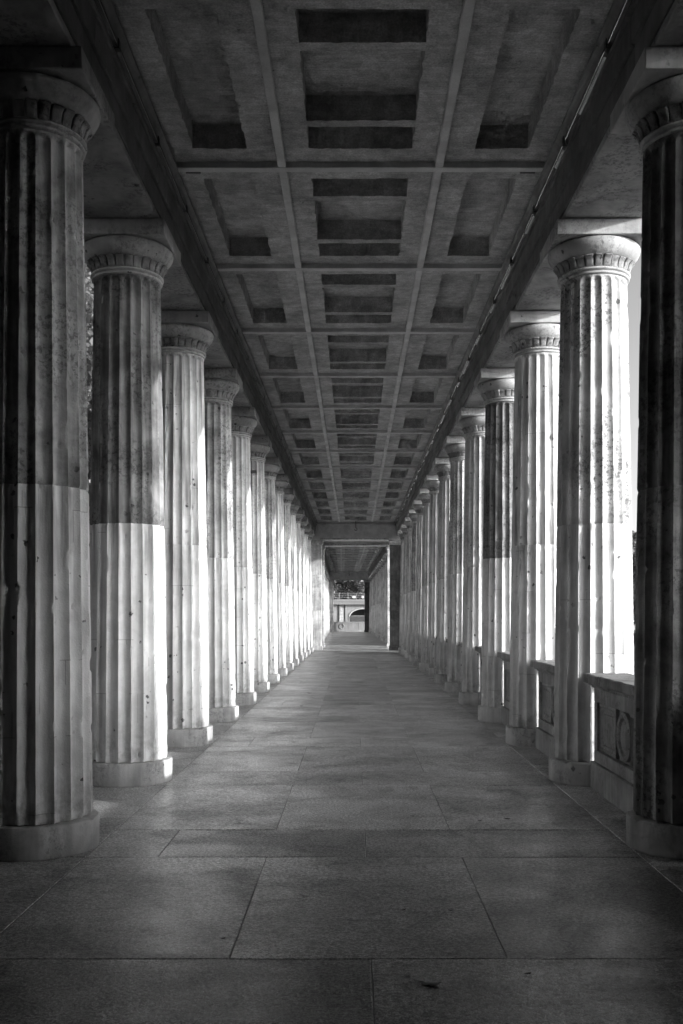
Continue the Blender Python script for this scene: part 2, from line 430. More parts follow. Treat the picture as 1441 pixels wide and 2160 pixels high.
def echinus_mesh(n=96):
    prof = [(0.335, 5.12), (0.372, 5.128), (0.405, 5.155), (0.432, 5.185), (0.447, 5.215), (0.452, 5.242), (0.448, 5.264), (0.435, 5.279), (0.40, 5.283)]
    return lathe('echinus', prof, n)
def band_mesh(seed, nl=26):
    rb = np.random.RandomState(seed); wear = np.where(rb.rand(nl) < 0.2, rb.uniform(-.3, .35, nl), rb.uniform(.6, 1.15, nl))
    """ring of upright tongues under the echinus"""
    per = 18; n = nl * per
    rows = [(5.018, .338, 0), (5.024, .345, .15), (5.045, .349, .8), (5.07, .354, 1), (5.09, .362, 1), (5.104, .372, 1.5), (5.114, .379, 1.9), (5.122, .377, 1.7), (5.127, .36, 0)]
    vs_, fs = [], []
    for (z, r, amp) in rows:
        for i in range(n):
            u = ((i % per) + 0.5) / per * 2 - 1
            d = 0.015 * amp * wear[i // per] * (1 - abs(u) ** 6) if abs(u) < 0.9 else -0.012 * min(amp, 1)
            a = 2 * math.pi * i / n; vs_.append(((r + d - .006) * math.cos(a), (r + d - .006) * math.sin(a), z))
    for j in range(len(rows) - 1):
        for i in range(n):
            k_ = (i + 1) % n; fs.append((j * n + i, j * n + k_, (j + 1) * n + k_, (j + 1) * n + i))
    return mesh('leaf_band', vs_, fs, 35)
ring_prof = [(0.31, 4.948), (0.336, 4.950), (0.345, 4.958), (0.345, 4.968), (0.336, 4.975), (0.336, 4.984), (0.350, 4.987), (0.358, 4.997), (0.356, 5.009), (0.345, 5.016), (0.33, 5.018)]
ECH = echinus_mesh(); BANDS = [band_mesh(q_) for q_ in (1, 2, 3)] 
RING = lathe('neck_ring', ring_prof, 80)
ABA = [rough_box('abacus', -0.455, 0.455, -0.455, 0.455, 5.285, 5.432, 0.006, 0.0018, 70 + i, 0.15) for i in range(3)]
PLI = []
for i in range(3):
    r_ = np.random.RandomState(i + 5)
    me = lathe('plinth', [(0.437, 0.0), (0.442, 0.012), (0.442, 0.205), (0.436, 0.219), (0.41, 0.223)], 72, 30)
    ph = r_.uniform(0, 6, 6)
    for v in me.vertices:
        a_ = math.atan2(v.co.y, v.co.x)
        f = 1 + r_.uniform(-.003, .003) + .006 * math.sin(a_ * 9 + ph[0]) * math.sin(a_ * 4 + ph[1])
        if v.co.z > 0.19: f -= max(0, math.sin(a_ * 7 + ph[2]) * math.sin(a_ * 13 + ph[3]) - .45) * .05
        if .19 < v.co.z: v.co.z -= max(0, math.sin(a_ * 5 + ph[4]) * math.sin(a_ * 11 + ph[5]) - .4) * .03; v.co.x *= f; v.co.y *= f
    PLI.append(me)
SHARED = {}
def shared(me, mat):
    """one mesh per (shape, material)"""
    k_ = (me.name, mat)
    if k_ not in SHARED:
        c = me.copy(); c.materials.clear(); c.materials.append(M[mat]); SHARED[k_] = c
    return SHARED[k_]
def column(x, y, low, up, lowm, upm, seed, capm='capital', far=False):
    root = empty('fluted_column', (x, y, 0))
    root.rotation_euler.z = 2 * math.pi / NFL * (seed * 7 % NFL)
    q = -root.rotation_euler.z
    link('plinth', shared(PLI[seed % 3], 'plinth'), None, root, rot=(0, 0, q + seed))
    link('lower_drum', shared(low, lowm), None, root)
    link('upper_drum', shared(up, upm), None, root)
    cap = link('capital', shared(ECH, capm), None, root)
    link('leaf_band', shared(BANDS[seed % 3], 'band'), None, cap)
    link('neck_ring', shared(RING, capm), None, cap)
    link('abacus', shared(ABA[seed % 3], capm), None, root, rot=(0, 0, q + (seed % 4) * math.pi / 2))
    return root
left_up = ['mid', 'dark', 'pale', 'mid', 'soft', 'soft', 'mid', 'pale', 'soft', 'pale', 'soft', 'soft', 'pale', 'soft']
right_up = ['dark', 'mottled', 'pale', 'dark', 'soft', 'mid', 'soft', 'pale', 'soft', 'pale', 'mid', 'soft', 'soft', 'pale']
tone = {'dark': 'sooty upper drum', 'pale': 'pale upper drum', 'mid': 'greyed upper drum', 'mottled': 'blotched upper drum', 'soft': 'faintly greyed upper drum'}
for s_, ups, side in ((-1, left_up, 'left'), (1, right_up, 'right')):
    for i in range(NC):
        near = i < 7
        low = LOW[(i + (s_ > 0) * 2) % NV] if near else LOWF[i % 2]
        up = UP[(i + 1 + (s_ > 0)) % NV] if near else UPF[i % 2]
        c = column(s_ * AX, Y0 + B * i, low, up, 'mid' if (i == 0 and s_ > 0) else 'pale', ups[i], i + (5 if s_ > 0 else 0))  # first right lower drum: near darkness put into a greyer stone
        tag(c, f'fluted stone column with {tone[ups[i]]}, {ordn[i]} from the front in the {side} row', 'column', f'columns of the near {side} row')
    for i in range(NF):
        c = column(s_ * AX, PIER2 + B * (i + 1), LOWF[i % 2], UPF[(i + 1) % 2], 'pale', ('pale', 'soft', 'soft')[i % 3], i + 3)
        tag(c, f'distant fluted column, {ordn[i]} beyond the {side} pier of the crossing', 'column', f'columns of the far {side} row')

# ------------------------------------------------------------------ roof: architraves, cornices, coffered ceiling
def side_strip(root, y0, y1, s_):
    """cornice and groove above the architrave, one length per call"""
    corn = [(1.90, 6.02), (1.865, 6.035), (1.845, 6.06), (1.82, 6.075), (1.82, 6.105), (1.86, 6.12), (2.75, 6.12), (2.75, 6.02)]
    back = [(1.99, 5.948), (2.70, 5.948), (2.70, 6.018), (1.99, 6.018)]
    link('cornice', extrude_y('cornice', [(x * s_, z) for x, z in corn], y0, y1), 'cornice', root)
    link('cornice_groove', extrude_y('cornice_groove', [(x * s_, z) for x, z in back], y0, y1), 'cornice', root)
arch_cache = {}
def architrave(root, y0, y1, s_, seed):
    k_ = (round(y1 - y0, 2), s_, seed % 3)
    if k_ not in arch_cache:
        L_ = (y1 - y0) / 2 - 0.003; x0, x1 = sorted((1.945 * s_, 2.715 * s_))
        me = rough_box('architrave_block', x0, x1, -L_, L_, SOF, 5.50, 0.008, 0.002, seed % 3, 0.18)
        me.materials.append(M['architrave'])
        f0, f1 = sorted((1.932 * s_, 2.72 * s_))
        bmA = bmesh.new()
        for q0, q1, za, zb_, sd_ in ((f0, f1, 5.502, 5.70, 4), (*sorted((1.905 * s_, 2.73 * s_)), 5.702, 5.90, 5), (*sorted((1.882 * s_, 2.74 * s_)), 5.902, 5.946, 6)):
            tmp = rough_box('fascia_course', q0, q1, -L_, L_, za, zb_, 0.006, 0.0015, seed % 3 + sd_, 0.3); bmA.from_mesh(tmp); bpy.data.meshes.remove(tmp)
        me2 = bpy.data.meshes.new('architrave_fascia'); bmA.to_mesh(me2); bmA.free()
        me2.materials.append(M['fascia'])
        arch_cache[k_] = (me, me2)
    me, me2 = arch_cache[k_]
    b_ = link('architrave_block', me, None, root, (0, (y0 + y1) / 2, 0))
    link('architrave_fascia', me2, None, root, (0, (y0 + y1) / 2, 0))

XB = [-1.86, -1.62, -1.10, -0.78, -0.5, 0.5, 0.78, 1.10, 1.62, 1.86]
def coffer_panel(L_, seed):
    """one ceiling bay with its sunk coffers, y from 0 to L_"""
    ys = [0, .115, .265, .305, .695, .735, .885, 1.0]
    ys = [v * L_ for v in ys]; D = 0.23
    r = np.random.RandomState(seed)
    def hole(i, j):
        xm = (XB[i] + XB[i + 1]) / 2; 
        if abs(xm) < 0.5: return j in (1, 3, 5)
        if 1.10 < abs(xm) < 1.62: return 1 <= j <= 5
        return False
    vs_, fs = [], []
    cache = {}
    SUB = 0.06
    def sub(a, b):
        n = max(1, int(round((b - a) / SUB))); return [a + (b - a) * t / n for t in range(n + 1)]
    xs_all = sorted({round(x, 4) for i in range(len(XB) - 1) for x in sub(XB[i], XB[i + 1])})
    ys_all = sorted({round(y, 4) for j in range(len(ys) - 1) for y in sub(ys[j], ys[j + 1])})
    edge_x = {round(x, 4) for x in XB}; edge_y = {round(y, 4) for y in ys}
    cellx = lambda x: max(i for i in range(len(XB) - 1) if XB[i] <= x + 1e-6)
    celly = lambda y: max(j for j in range(len(ys) - 1) if ys[j] <= y + 1e-6)
    def jit(x, y):
        a, b = round(x, 3), round(y, 3); q = np.random.RandomState(int(abs(a * 7919 + b * 104729 + seed * 13) * 100) % (2 ** 31))
        return q.uniform(-.009, .009), q.uniform(-.009, .009), q.uniform(-.003, .003)
    def V(x, y, z):
        k_ = (round(x, 4), round(y, 4), z)
        if k_ not in cache:
            border = x in (xs_all[0], xs_all[-1]) or y in (ys_all[0], ys_all[-1])
            dx, dy, dz = (0, 0, 0) if border else jit(x, y)
            if z == D: dx, dy, dz = dx * .3, dy * .3, dz
            cache[k_] = len(vs_); vs_.append((x + dx, y + dy, z + dz))
        return cache[k_]
    H = {}
    for a in range(len(xs_all) - 1):
        for b in range(len(ys_all) - 1):
            xm = (xs_all[a] + xs_all[a + 1]) / 2; ym = (ys_all[b] + ys_all[b + 1]) / 2
            H[a, b] = D if hole(cellx(xm), celly(ym)) else 0.0
    for (a, b), h in H.items():
        x0, x1, y0, y1 = xs_all[a], xs_all[a + 1], ys_all[b], ys_all[b + 1]
        fs.append((V(x0, y0, h), V(x0, y1, h), V(x1, y1, h), V(x1, y0, h)))
        if (a + 1, b) in H and H[a + 1, b] != h:
            fs.append((V(x1, y0, 0.0), V(x1, y1, 0.0), V(x1, y1, D), V(x1, y0, D)))
        if (a, b + 1) in H and H[a, b + 1] != h:
            fs.append((V(x0, y1, 0.0), V(x1, y1, 0.0), V(x1, y1, D), V(x0, y1, D)))
    me = mesh('coffer_panel', vs_, fs); me.materials.append(M['concrete']); return me
PANELS = [coffer_panel(B, s_) for s_ in (1, 2, 3)]
BEAM = [rough_box('cross_beam', -1.855, 1.855, -0.05, 0.05, BEAMZ - 0.005, PANZ + 0.02, 0.006, 0.0015, 31 + i, 0.25) for i in range(2)]
RIB = rough_box('rib', -0.04, 0.04, 0.056, B - 0.056, BEAMZ - 0.002, PANZ + 0.02, 0.005, 0.0015, 35, 0.2)
VENT = boxes('vent_slot', [(-0.075, 0.075, -0.02, 0.02, -0.012, 0.01)], 0.003)
for me in BEAM + [RIB]: me.materials.append(M['rib'])
VENT.materials.append(M['black_metal'])
def roof(name, label, ya, n, y_start, y_end, far=False):
    root = empty(name, (0, ya, 0), label, 'roof'); root.location = (0, 0, 0)
    for i in range(n + 1):
        y = ya + i * B
        if y_start - 0.01 < y - 0.05 and y + 0.05 < y_end:
            link('cross_beam', BEAM[i % 2], None, root, (0, y, 0))
        if i < n and y >= y_start - 0.01:
            p = link('coffer_panel', PANELS[i % 3], None, root, (0, y, PANZ))
            for x in (-0.78, 0.78): link('rib', RIB, None, root, (x, y, 0))
            for x in (-1.70, 1.70): link('vent_slot', VENT, None, root, (x, y + 0.17, PANZ))
    for s_ in (-1, 1):
        side_strip(root, y_start, y_end, s_)
        ys = [y_start] + [ya + i * B for i in range(n + 1) if y_start + 0.3 < ya + i * B < y_end - 0.3] + [y_end]
        for i in range(len(ys) - 1): architrave(root, ys[i], ys[i + 1], s_, i)
        x0, x1 = sorted((2.4 * s_, 3.12 * s_))
        link('outer_cornice', boxes('outer_cornice', [(x0, x1, y_start, y_end, 6.36, 6.62)], 0.02), 'architrave', root)
        x0, x1 = sorted((1.93 * s_, 2.72 * s_))
        link('frieze', boxes('frieze', [(x0, x1, y_start, y_end, 6.124, 6.358)]), 'architrave', root)
    link('roof_slab', boxes('roof_slab', [(-3.0, 3.0, y_start, y_end, 6.624, 6.9)]), 'roof', root)
    if ya > y_start + 0.1:
        link('ceiling_plate', boxes('ceiling_plate', [(-1.86, 1.86, y_start, ya - 0.05, PANZ, PANZ + 0.06)]), 'concrete', root)
    ylast = ya + n * B
    if y_end > ylast + 0.1:
        link('ceiling_plate', boxes('ceiling_plate', [(-1.86, 1.86, ylast + 0.05, y_end, PANZ, PANZ + 0.06)]), 'concrete', root)
    return root
PAV = 5.1
roof('colonnade_roof', 'near coffered concrete roof on stone architraves over the two column rows', Y0, NC, PAV, PIER1 - 0.38)
roof('colonnade_roof', 'distant coffered roof beyond the crossing piers', PIER2, NF + 1, PIER2 + 0.38, END - 0.36)

# crossing between the sections and the far end
def pier(x0, x1, y0, y1, label, grp, mt='pier'):
    r = empty('square_pier', ((x0 + x1) / 2, (y0 + y1) / 2, 0), label, 'pier', grp)
    hx, hy = (x1 - x0) / 2, (y1 - y0) / 2
    for i, (a, b) in enumerate(((0.2, 1.9), (1.904, 3.6), (3.604, 5.02))):
        link('pier_block', rough_box('pier_block', -hx, hx, -hy, hy, a, b, 0.006, 0.002, i), mt, r)
    link('pier_base', boxes('pier_base', [(-hx - .04, hx + .04, -hy - .04, hy + .04, 0, 0.197)], 0.01), mt, r)
    link('pier_capital', boxes('pier_capital', [(-hx - .03, hx + .03, -hy - .03, hy + .03, 5.023, 5.11), (-hx - .07, hx + .07, -hy - .07, hy + .07, 5.113, 5.245)], 0.008), 'pier', r)
    return r
for nm, y, far in (('near side of the crossing', PIER1, 0), ('far side of the crossing', PIER2, 0), ('distant end of the colonnade', END, 1)):
    for s_, sd_ in ((-1, 'left'), (1, 'right')):
        x0, x1 = sorted(((1.57 if far else 1.64) * s_, 2.72 * s_))
        pier(x0, x1, y - 0.36, y + 0.36, f'plain square stone pier on the {sd_}, {nm}', 'square piers', 'shaded_pier' if (s_ > 0 and y != PIER2) else 'pier')
def lintel(y, label):
    r = empty('cross_lintel', (0, y, 5.25), label, 'lintel', 'lintels across the walk')
    link('lintel_beam', boxes('lintel_beam', [(-2.8, 2.8, -0.34, 0.34, 0.0, 1.37)], 0.012), 'rib', r)
    link('lintel_moulding', boxes('lintel_moulding', [(-1.7, 1.7, -0.40, -0.345, 0.03, 0.09)], 0.01), 'pier', r)
    link('lintel_crown', boxes('lintel_crown', [(-1.78, 1.78, -0.42, -0.345, 0.72, 0.80)], 0.01), 'rib', r)
lintel(PIER1, 'concrete lintel across the walk at the near side of the crossing')
lintel(PIER2, 'concrete lintel across the walk at the far side of the crossing')
lintel(END, 'concrete lintel across the distant end of the walk')
cr = empty('crossing_roof', (0, (PIER1 + PIER2) / 2, 0), 'flat roof slab over the crossing between the two lintels', 'roof')
h_ = (PIER2 - PIER1) / 2 - 0.345
link('roof_slab', boxes('crossing_slab', [(-3.0, 3.0, -h_, h_, 6.3, 6.9)]), 'concrete', cr)

for s_ in (-1, 1):
    x0, x1 = sorted((1.945 * s_, 2.715 * s_))
    link('architrave_block', boxes('architrave_block', [(x0, x1, -h_, h_, SOF - 0.1, 6.296)], 0.01), 'architrave', cr)

# hooks hanging at the lintels
def hook(y, z, label):
    r = empty('hanging_hook', (0, y, z), label, 'hook', 'iron hooks')
    v, f = [], []; tube(v, f, [(0, 0, 0), (0, 0, -0.32)], [0.016, 0.016], 8)
    link('rod', mesh('rod', v, f, 40), 'black_metal', r)
    v, f = [], []; tube(v, f, [(0.0 + 0.06 * math.sin(t), 0, -0.38 + 0.06 * math.cos(t)) for t in np.linspace(0, 4.6, 14)], [0.016] * 14, 6)
    link('hook_bend', mesh('hook_bend', v, f, 40), 'black_metal', r)
hook(PIER1 - 0.75, 6.12, 'dark iron hook hanging from the ceiling before the near lintel')
hook(END - 0.75, 6.12, 'dark iron hook hanging from the ceiling before the distant lintel')

# rails fixed in the cornice grooves
def rail(s_, y0, y1, label):
    r = empty('lighting_rail', (s_ * 1.90, y0, 5.975), label, 'rail', 'metal rails under the ceiling cornice')
    L_ = y1 - y0
    prof = [(0.0, -0.022), (-0.04, -0.004), (-0.04, 0.03), (0.055, 0.03), (0.055, -0.022)]
    link('rail_channel', extrude_y('rail_channel', [(x * s_, z) for x, z in prof], 0, L_), 'black_metal', r)
    lip = [(-0.041, -0.006), (-0.045, -0.003), (-0.045, 0.001), (-0.041, 0.001)]
    link('rail_lip', extrude_y('rail_lip', [(x * s_, z) for x, z in lip], 0, L_), 'rail_metal' if s_ > 0 else 'iron', r)  # brighter lip on the right: its glint is put into the metal
    win = [(-0.008, -0.0200), (-0.032, -0.0092), (-0.030, -0.0082), (-0.008, -0.0187)]  # bright metal strips standing in for glints, right rail only
    y = 0.9
    while y + 1.6 < L_ and s_ > 0:
        link('rail_glint', extrude_y('rail_glint', [(x * s_, z) for x, z in win], y + 0.12, y + (0.62, 1.0, 0.5)[int(y / 1.53) % 3]), 'rail_metal', r); y += 1.53
    bmesh_ = boxes('rail_bracket', [(-0.052, 0.055, -0.03, 0.03, -0.03, -0.023), (-0.053, -0.046, -0.03, 0.03, -0.03, 0.045)], 0.001); bmesh_.materials.append(M['black_metal'])
    if s_ < 0:
        bmesh_.transform(Matrix.Rotation(math.pi, 4, 'Z'))
    y = 0.9
    while y < L_:
        link('rail_bracket', bmesh_, None, r, (0, y, 0)); y += 1.53
    return r
rail(-1, PAV + 0.05, PIER1 - 0.45, 'long dark metal rail under the left ceiling cornice')
rail(1, PAV + 0.05, PIER1 - 0.45, 'long glinting metal rail under the right ceiling cornice')
rail(-1, PIER2 + 0.45, END - 0.45, 'metal rail under the left cornice of the distant section')
rail(1, PIER2 + 0.45, END - 0.45, 'metal rail under the right cornice of the distant section')

# ------------------------------------------------------------------ parapets between the right-hand columns
def parapet_meshes(Lb):
    X0, X1 = 2.215, 2.475
    h = Lb / 2
    out = {}
    out['parapet_base'] = rough_box('parapet_base', X0 - 0.03, X1 + 0.03, -h - 0.02, h + 0.02, 0.0, 0.262, 0.008, 0.002, 3, 0.2)
    # body with sunk panels: frame of rails and stiles round thinner fields
    zb, zt = 0.262, 0.958
    core = boxes('parapet_body', [(X0 + 0.055, X1 - 0.055, -h + 0.01, h - 0.01, zb, zt)])
    st = [(-h, -h + 0.11), (h - 0.11, h)]
    bs = []
    for a, b in ((X0, X0 + 0.0555), (X1 - 0.0555, X1)):
        bs += [(a, b, -h, h, zb + 0.001, zb + 0.11), (a, b, -h, h, zt - 0.13, zt - 0.001)]
        bs += [(a + (0.001 if a < 2.3 else 0), b - (0 if a < 2.3 else 0.001), p, q, zb + 0.112, zt - 0.132) for p, q in st]
    out['parapet_body'] = core
    out['panel_frame'] = boxes('panel_frame', bs, 0.004)
    for nm_, p, q in (('sunk_panel', -h + 0.118, -0.235), ('sunk_panel2', 0.235, h - 0.118)):
        vs_, fs = [], []; z0, z1 = zb + 0.118, zt - 0.138
        for sx, x in ((-1, X0 + 0.056), (1, X1 - 0.056)):
            b0 = len(vs_)
            prof = [(0, 0), (0, .034), (.02, .040), (.035, .022), (.055, .018), (.062, .006), (.085, .006), (.09, .02)]
            for ins, t in prof:
                for yy, z_ in ((p + ins, z0 + ins), (q - ins, z0 + ins), (q - ins, z1 - ins), (p + ins, z1 - ins)): vs_.append((x + sx * t, yy, z_))
            for j in range(len(prof) - 1):
                for i in range(4): fs.append((b0 + j * 4 + i, b0 + j * 4 + (i + 1) % 4, b0 + j * 4 + 4 + (i + 1) % 4, b0 + j * 4 + 4 + i))
            fs.append(tuple(b0 + (len(prof) - 1) * 4 + i for i in range(4)))
            if sx < 0: out[nm_] = mesh('sunk_panel', vs_, fs); vs_, fs = [], []
            else: out[nm_ + 'o'] = mesh('sunk_panel', vs_, fs)
    # round medallion, a ring and a boss on both faces
    vs_, fs = [], []
    zc = (zb + zt) / 2 - 0.01
    for sx, x in ((-1, X0 + 0.055), (1, X1 - 0.055)):
        prof = [(0.215, 0.0), (0.213, 0.03), (0.19, 0.042), (0.165, 0.034), (0.15, 0.012), (0.12, 0.012), (0.105, 0.026), (0.06, 0.034), (0.0, 0.036)]
        n = 32; b0 = len(vs_)
        for (r, t) in prof:
            for i in range(n):
                a = 2 * math.pi * i / n; vs_.append((x + sx * t, r * math.cos(a), zc + r * math.sin(a)))
        for j in range(len(prof) - 1):
            for i in range(n):
                k_ = (i + 1) % n; fs.append((b0 + j * n + i, b0 + j * n + k_, b0 + (j + 1) * n + k_, b0 + (j + 1) * n + i))
    out['medallion'] = mesh('medallion', vs_, fs, 35)
    out['cap_moulding'] = boxes('cap_moulding', [(X0 - 0.02, X1 + 0.02, -h - 0.02, h + 0.02, 0.960, 0.984), (X0 - 0.045, X1 + 0.045, -h - 0.04, h + 0.04, 0.985, 1.002)], 0.004)
    out['coping'] = rough_box('coping', X0 - 0.085, X1 + 0.085, -h - 0.08, h + 0.08, 1.003, 1.092, 0.01, 0.003, 9, 0.12)
    return out
pm = parapet_meshes(B - 0.99)
for k_, me in pm.items(): me.materials.append(M['cap' if k_ in ('coping', 'cap_moulding') else 'parapet'])
def parapet(y, label, grp):
    r = empty('stone_parapet', (0, y, 0), label, 'parapet', grp)
    for k_, me in pm.items(): link('sunk_panel' if k_.startswith('sunk') else k_, me, None, r)
    return r
pz = parapet((PAV + 0.03 + Y0 - 0.495) / 2, 'short stone parapet between the added shading walls and the nearest right column', 'parapets between the right columns')
pz.scale.y = (Y0 - 0.495 - PAV - 0.03) / (B - 0.83)
for i in range(NC):
    if i == NC - 1: continue
    parapet(Y0 + B * (i + 0.5), f'panelled stone parapet with round medallion between the {ordn[i]} and {ordn[i + 1]} right columns', 'parapets between the right columns')
for i in range(NF - 1):
    parapet(PIER2 + B * (i + 1.5), f'distant stone parapet after the {ordn[i]} right column beyond the crossing', 'parapets of the far section')

# closing parapet at the far end
ep = empty('end_parapet', (0, 103.2, 0), 'pale panelled parapet with a carved wreath closing the distant end', 'parapet')
link('parapet_base', boxes('end_base', [(-3.2, 6.2, -0.17, 0.17, 0, 0.2)], 0.01), 'render', ep)
link('parapet_body', boxes('end_body', [(-3.2, 6.2, -0.13, 0.13, 0.2, 0.92)], 0.004), 'render', ep)
link('coping', boxes('end_coping', [(-3.3, 6.3, -0.2, 0.2, 0.922, 1.02)], 0.012), 'render', ep)
for x in (-2.05, 1.05): link('pilaster', boxes('pilaster', [(x - 0.06, x + 0.06, -0.16, -0.132, 0.2, 0.92)], 0.006), 'render', ep)
v, f = [], []
tube(v, f, [(-0.75 + 0.24 * math.cos(t), -0.155, 0.56 + 0.24 * math.sin(t)) for t in np.linspace(0, 2 * math.pi, 25)], [0.05] * 25, 7)
link('wreath', mesh('wreath', v, f, 40), 'band', ep)

# ------------------------------------------------------------------ unseen walls added round the camera to darken the near end
gh = empty('added_shade_walls', (0, -1.5, 0), 'unseen stone walls added to shade the near end of the walk', 'building')
gh.location = (0, 0, 0)
link('wall', boxes('shade_wall', [(-5.5, -2.35, -8.5, PAV - 0.01, 0.004, 7.9)]), 'house', gh)
link('added_wing_wall', boxes('added_wing_wall', [(-4.2, -2.83, PAV - 0.005, 7.35, -0.9, 7.6)]), 'house', gh)  # added to darken the outer side of the first left column
link('wall', boxes('shade_wall', [(2.35, 3.3, -8.5, PAV - 0.01, 0.004, 7.9)]), 'house', gh)
link('added_shade_block', boxes('added_shade_block', [(3.12, 4.1, 5.92, 6.5, -0.9, 8.2)], 0.03), 'house', gh)  # block added out of view to shade the nearest right column
link('wall', boxes('shade_wall', [(-2.348, 2.348, -8.5, -7.9, 0.004, 5.9)]), 'house', gh)
link('ceiling', boxes('shade_ceiling', [(-2.348, 2.348, -8.5, PAV - 0.6, 5.903, 6.3)]), 'house', gh)
link('lintel', boxes('shade_lintel', [(-2.348, 2.348, PAV - 0.597, PAV - 0.01, 5.47, 7.9)]), 'house', gh)
link('door', boxes('added_door', [(-1.1, 1.1, -7.89, -7.82, 0.004, 2.6)], 0.01), 'bark', gh)

# ------------------------------------------------------------------ viaduct beyond the end
VY = 170.0
va = empty('railway_viaduct', (0, VY, -0.9), 'pale rendered viaduct wall with arch and railing beyond the distant end', 'viaduct')
va.location = (0, VY, 0)
WZ = 3.55
def arch_wall():
    cx, rx, rz, zs = 1.6, 2.4, 1.35, 1.45       # arch springing at zs
    n = 24
    pts = [(cx - rx * math.cos(math.pi * i / n), zs + rz * math.sin(math.pi * i / n)) for i in range(n + 1)]
    bm = bmesh.new()
    x0, x1, zb = -26, 34, -0.9
    def quad(a): bm.faces.new([bm.verts.new(p) for p in a])
    quad([(x0, 0, zb), (cx - rx, 0, zb), (cx - rx, 0, WZ), (x0, 0, WZ)])
    quad([(cx + rx, 0, zb), (x1, 0, zb), (x1, 0, WZ), (cx + rx, 0, WZ)])
    for (xa, za), (xb, zb_) in zip(pts[:-1], pts[1:]):
        quad([(xa, 0, za), (xb, 0, zb_), (xb, 0, WZ), (xa, 0, WZ)])
        quad([(xa, 0, za), (xa, 3, za), (xb, 3, zb_), (xb, 0, zb_)])
    for s_ in (-1, 1):
        quad([(cx + s_ * rx, 0, zb), (cx + s_ * rx, 3, zb), (cx + s_ * rx, 3, zs), (cx + s_ * rx, 0, zs)])
    me = bpy.data.meshes.new('wall'); bm.to_mesh(me); bm.free()
    v, f = [], []
    tube(v, f, [(x + (x - cx) * .06, -0.05, z + 0.08) for x, z in pts], [0.11] * len(pts), 6)
    return me, mesh('arch_moulding', v, f, 40)
wm, am = arch_wall()
link('wall', wm, 'render', va); link('arch_moulding', am, 'pier', va)
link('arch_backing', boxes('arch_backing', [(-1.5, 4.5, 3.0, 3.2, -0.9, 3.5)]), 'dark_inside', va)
link('deck', boxes('deck', [(-26, 34, -0.9, 6, WZ + 0.01, WZ + 0.45)], 0.02), 'deck', va)
link('deck_edge', boxes('deck_edge', [(-26, 34, -1.0, 6, WZ + 0.46, WZ + 0.9)], 0.03), 'deck', va)
post = boxes('railing_post', [(-0.035, 0.035, -0.035, 0.035, 0, 1.05)]); post.materials.append(M['iron'])
for i in range(33): link('railing_post', post, None, va, (-26 + i * 1.46, -0.9, WZ + 0.9))
for z in (0.35, 0.7, 1.03): link('railing_bar', boxes('railing_bar', [(-26, 21, -0.93, -0.88, WZ + 0.9 + z - .025, WZ + 0.9 + z + .025)]), 'iron', va)
for x in (-2.75, -1.7): link('downpipe', boxes('downpipe', [(x - .06, x + .06, -0.16, -0.04, -0.9, WZ)], 0.02), 'black_metal', va)
link('wall_patch', boxes('wall_patch', [(-2.6, -1.8, -0.03, 0.0, -0.5, 3.0)], 0.004), 'pier', va)
g_ = empty('arch_gate', (0.95, VY - 0.3, -0.9), 'barred metal gate in front of the viaduct arch', 'gate')
bar = boxes('gate_bar', [(-0.02, 0.02, -0.02, 0.02, 0.05, 2.5)]); bar.materials.append(M['iron'])
for i in range(17): link('gate_bar', bar, None, g_, (-1.5 + i * 0.19, 0, 0))
link('gate_rail', boxes('gate_rail', [(-1.55, 1.6, -0.03, 0.03, 2.5, 2.57)]), 'iron', g_)
for x, w_, lb in ((-0.15, 0.5, 'larger white sign board on the viaduct railing'), (1.35, 0.35, 'smaller white sign board on the viaduct railing')):
    tag(link('sign_board', boxes('sign_board', [(x - w_ / 2, x + w_ / 2, VY - 1.0, VY - 0.96, WZ + 1.1, WZ + 1.45)]), 'sign'), lb, 'sign')

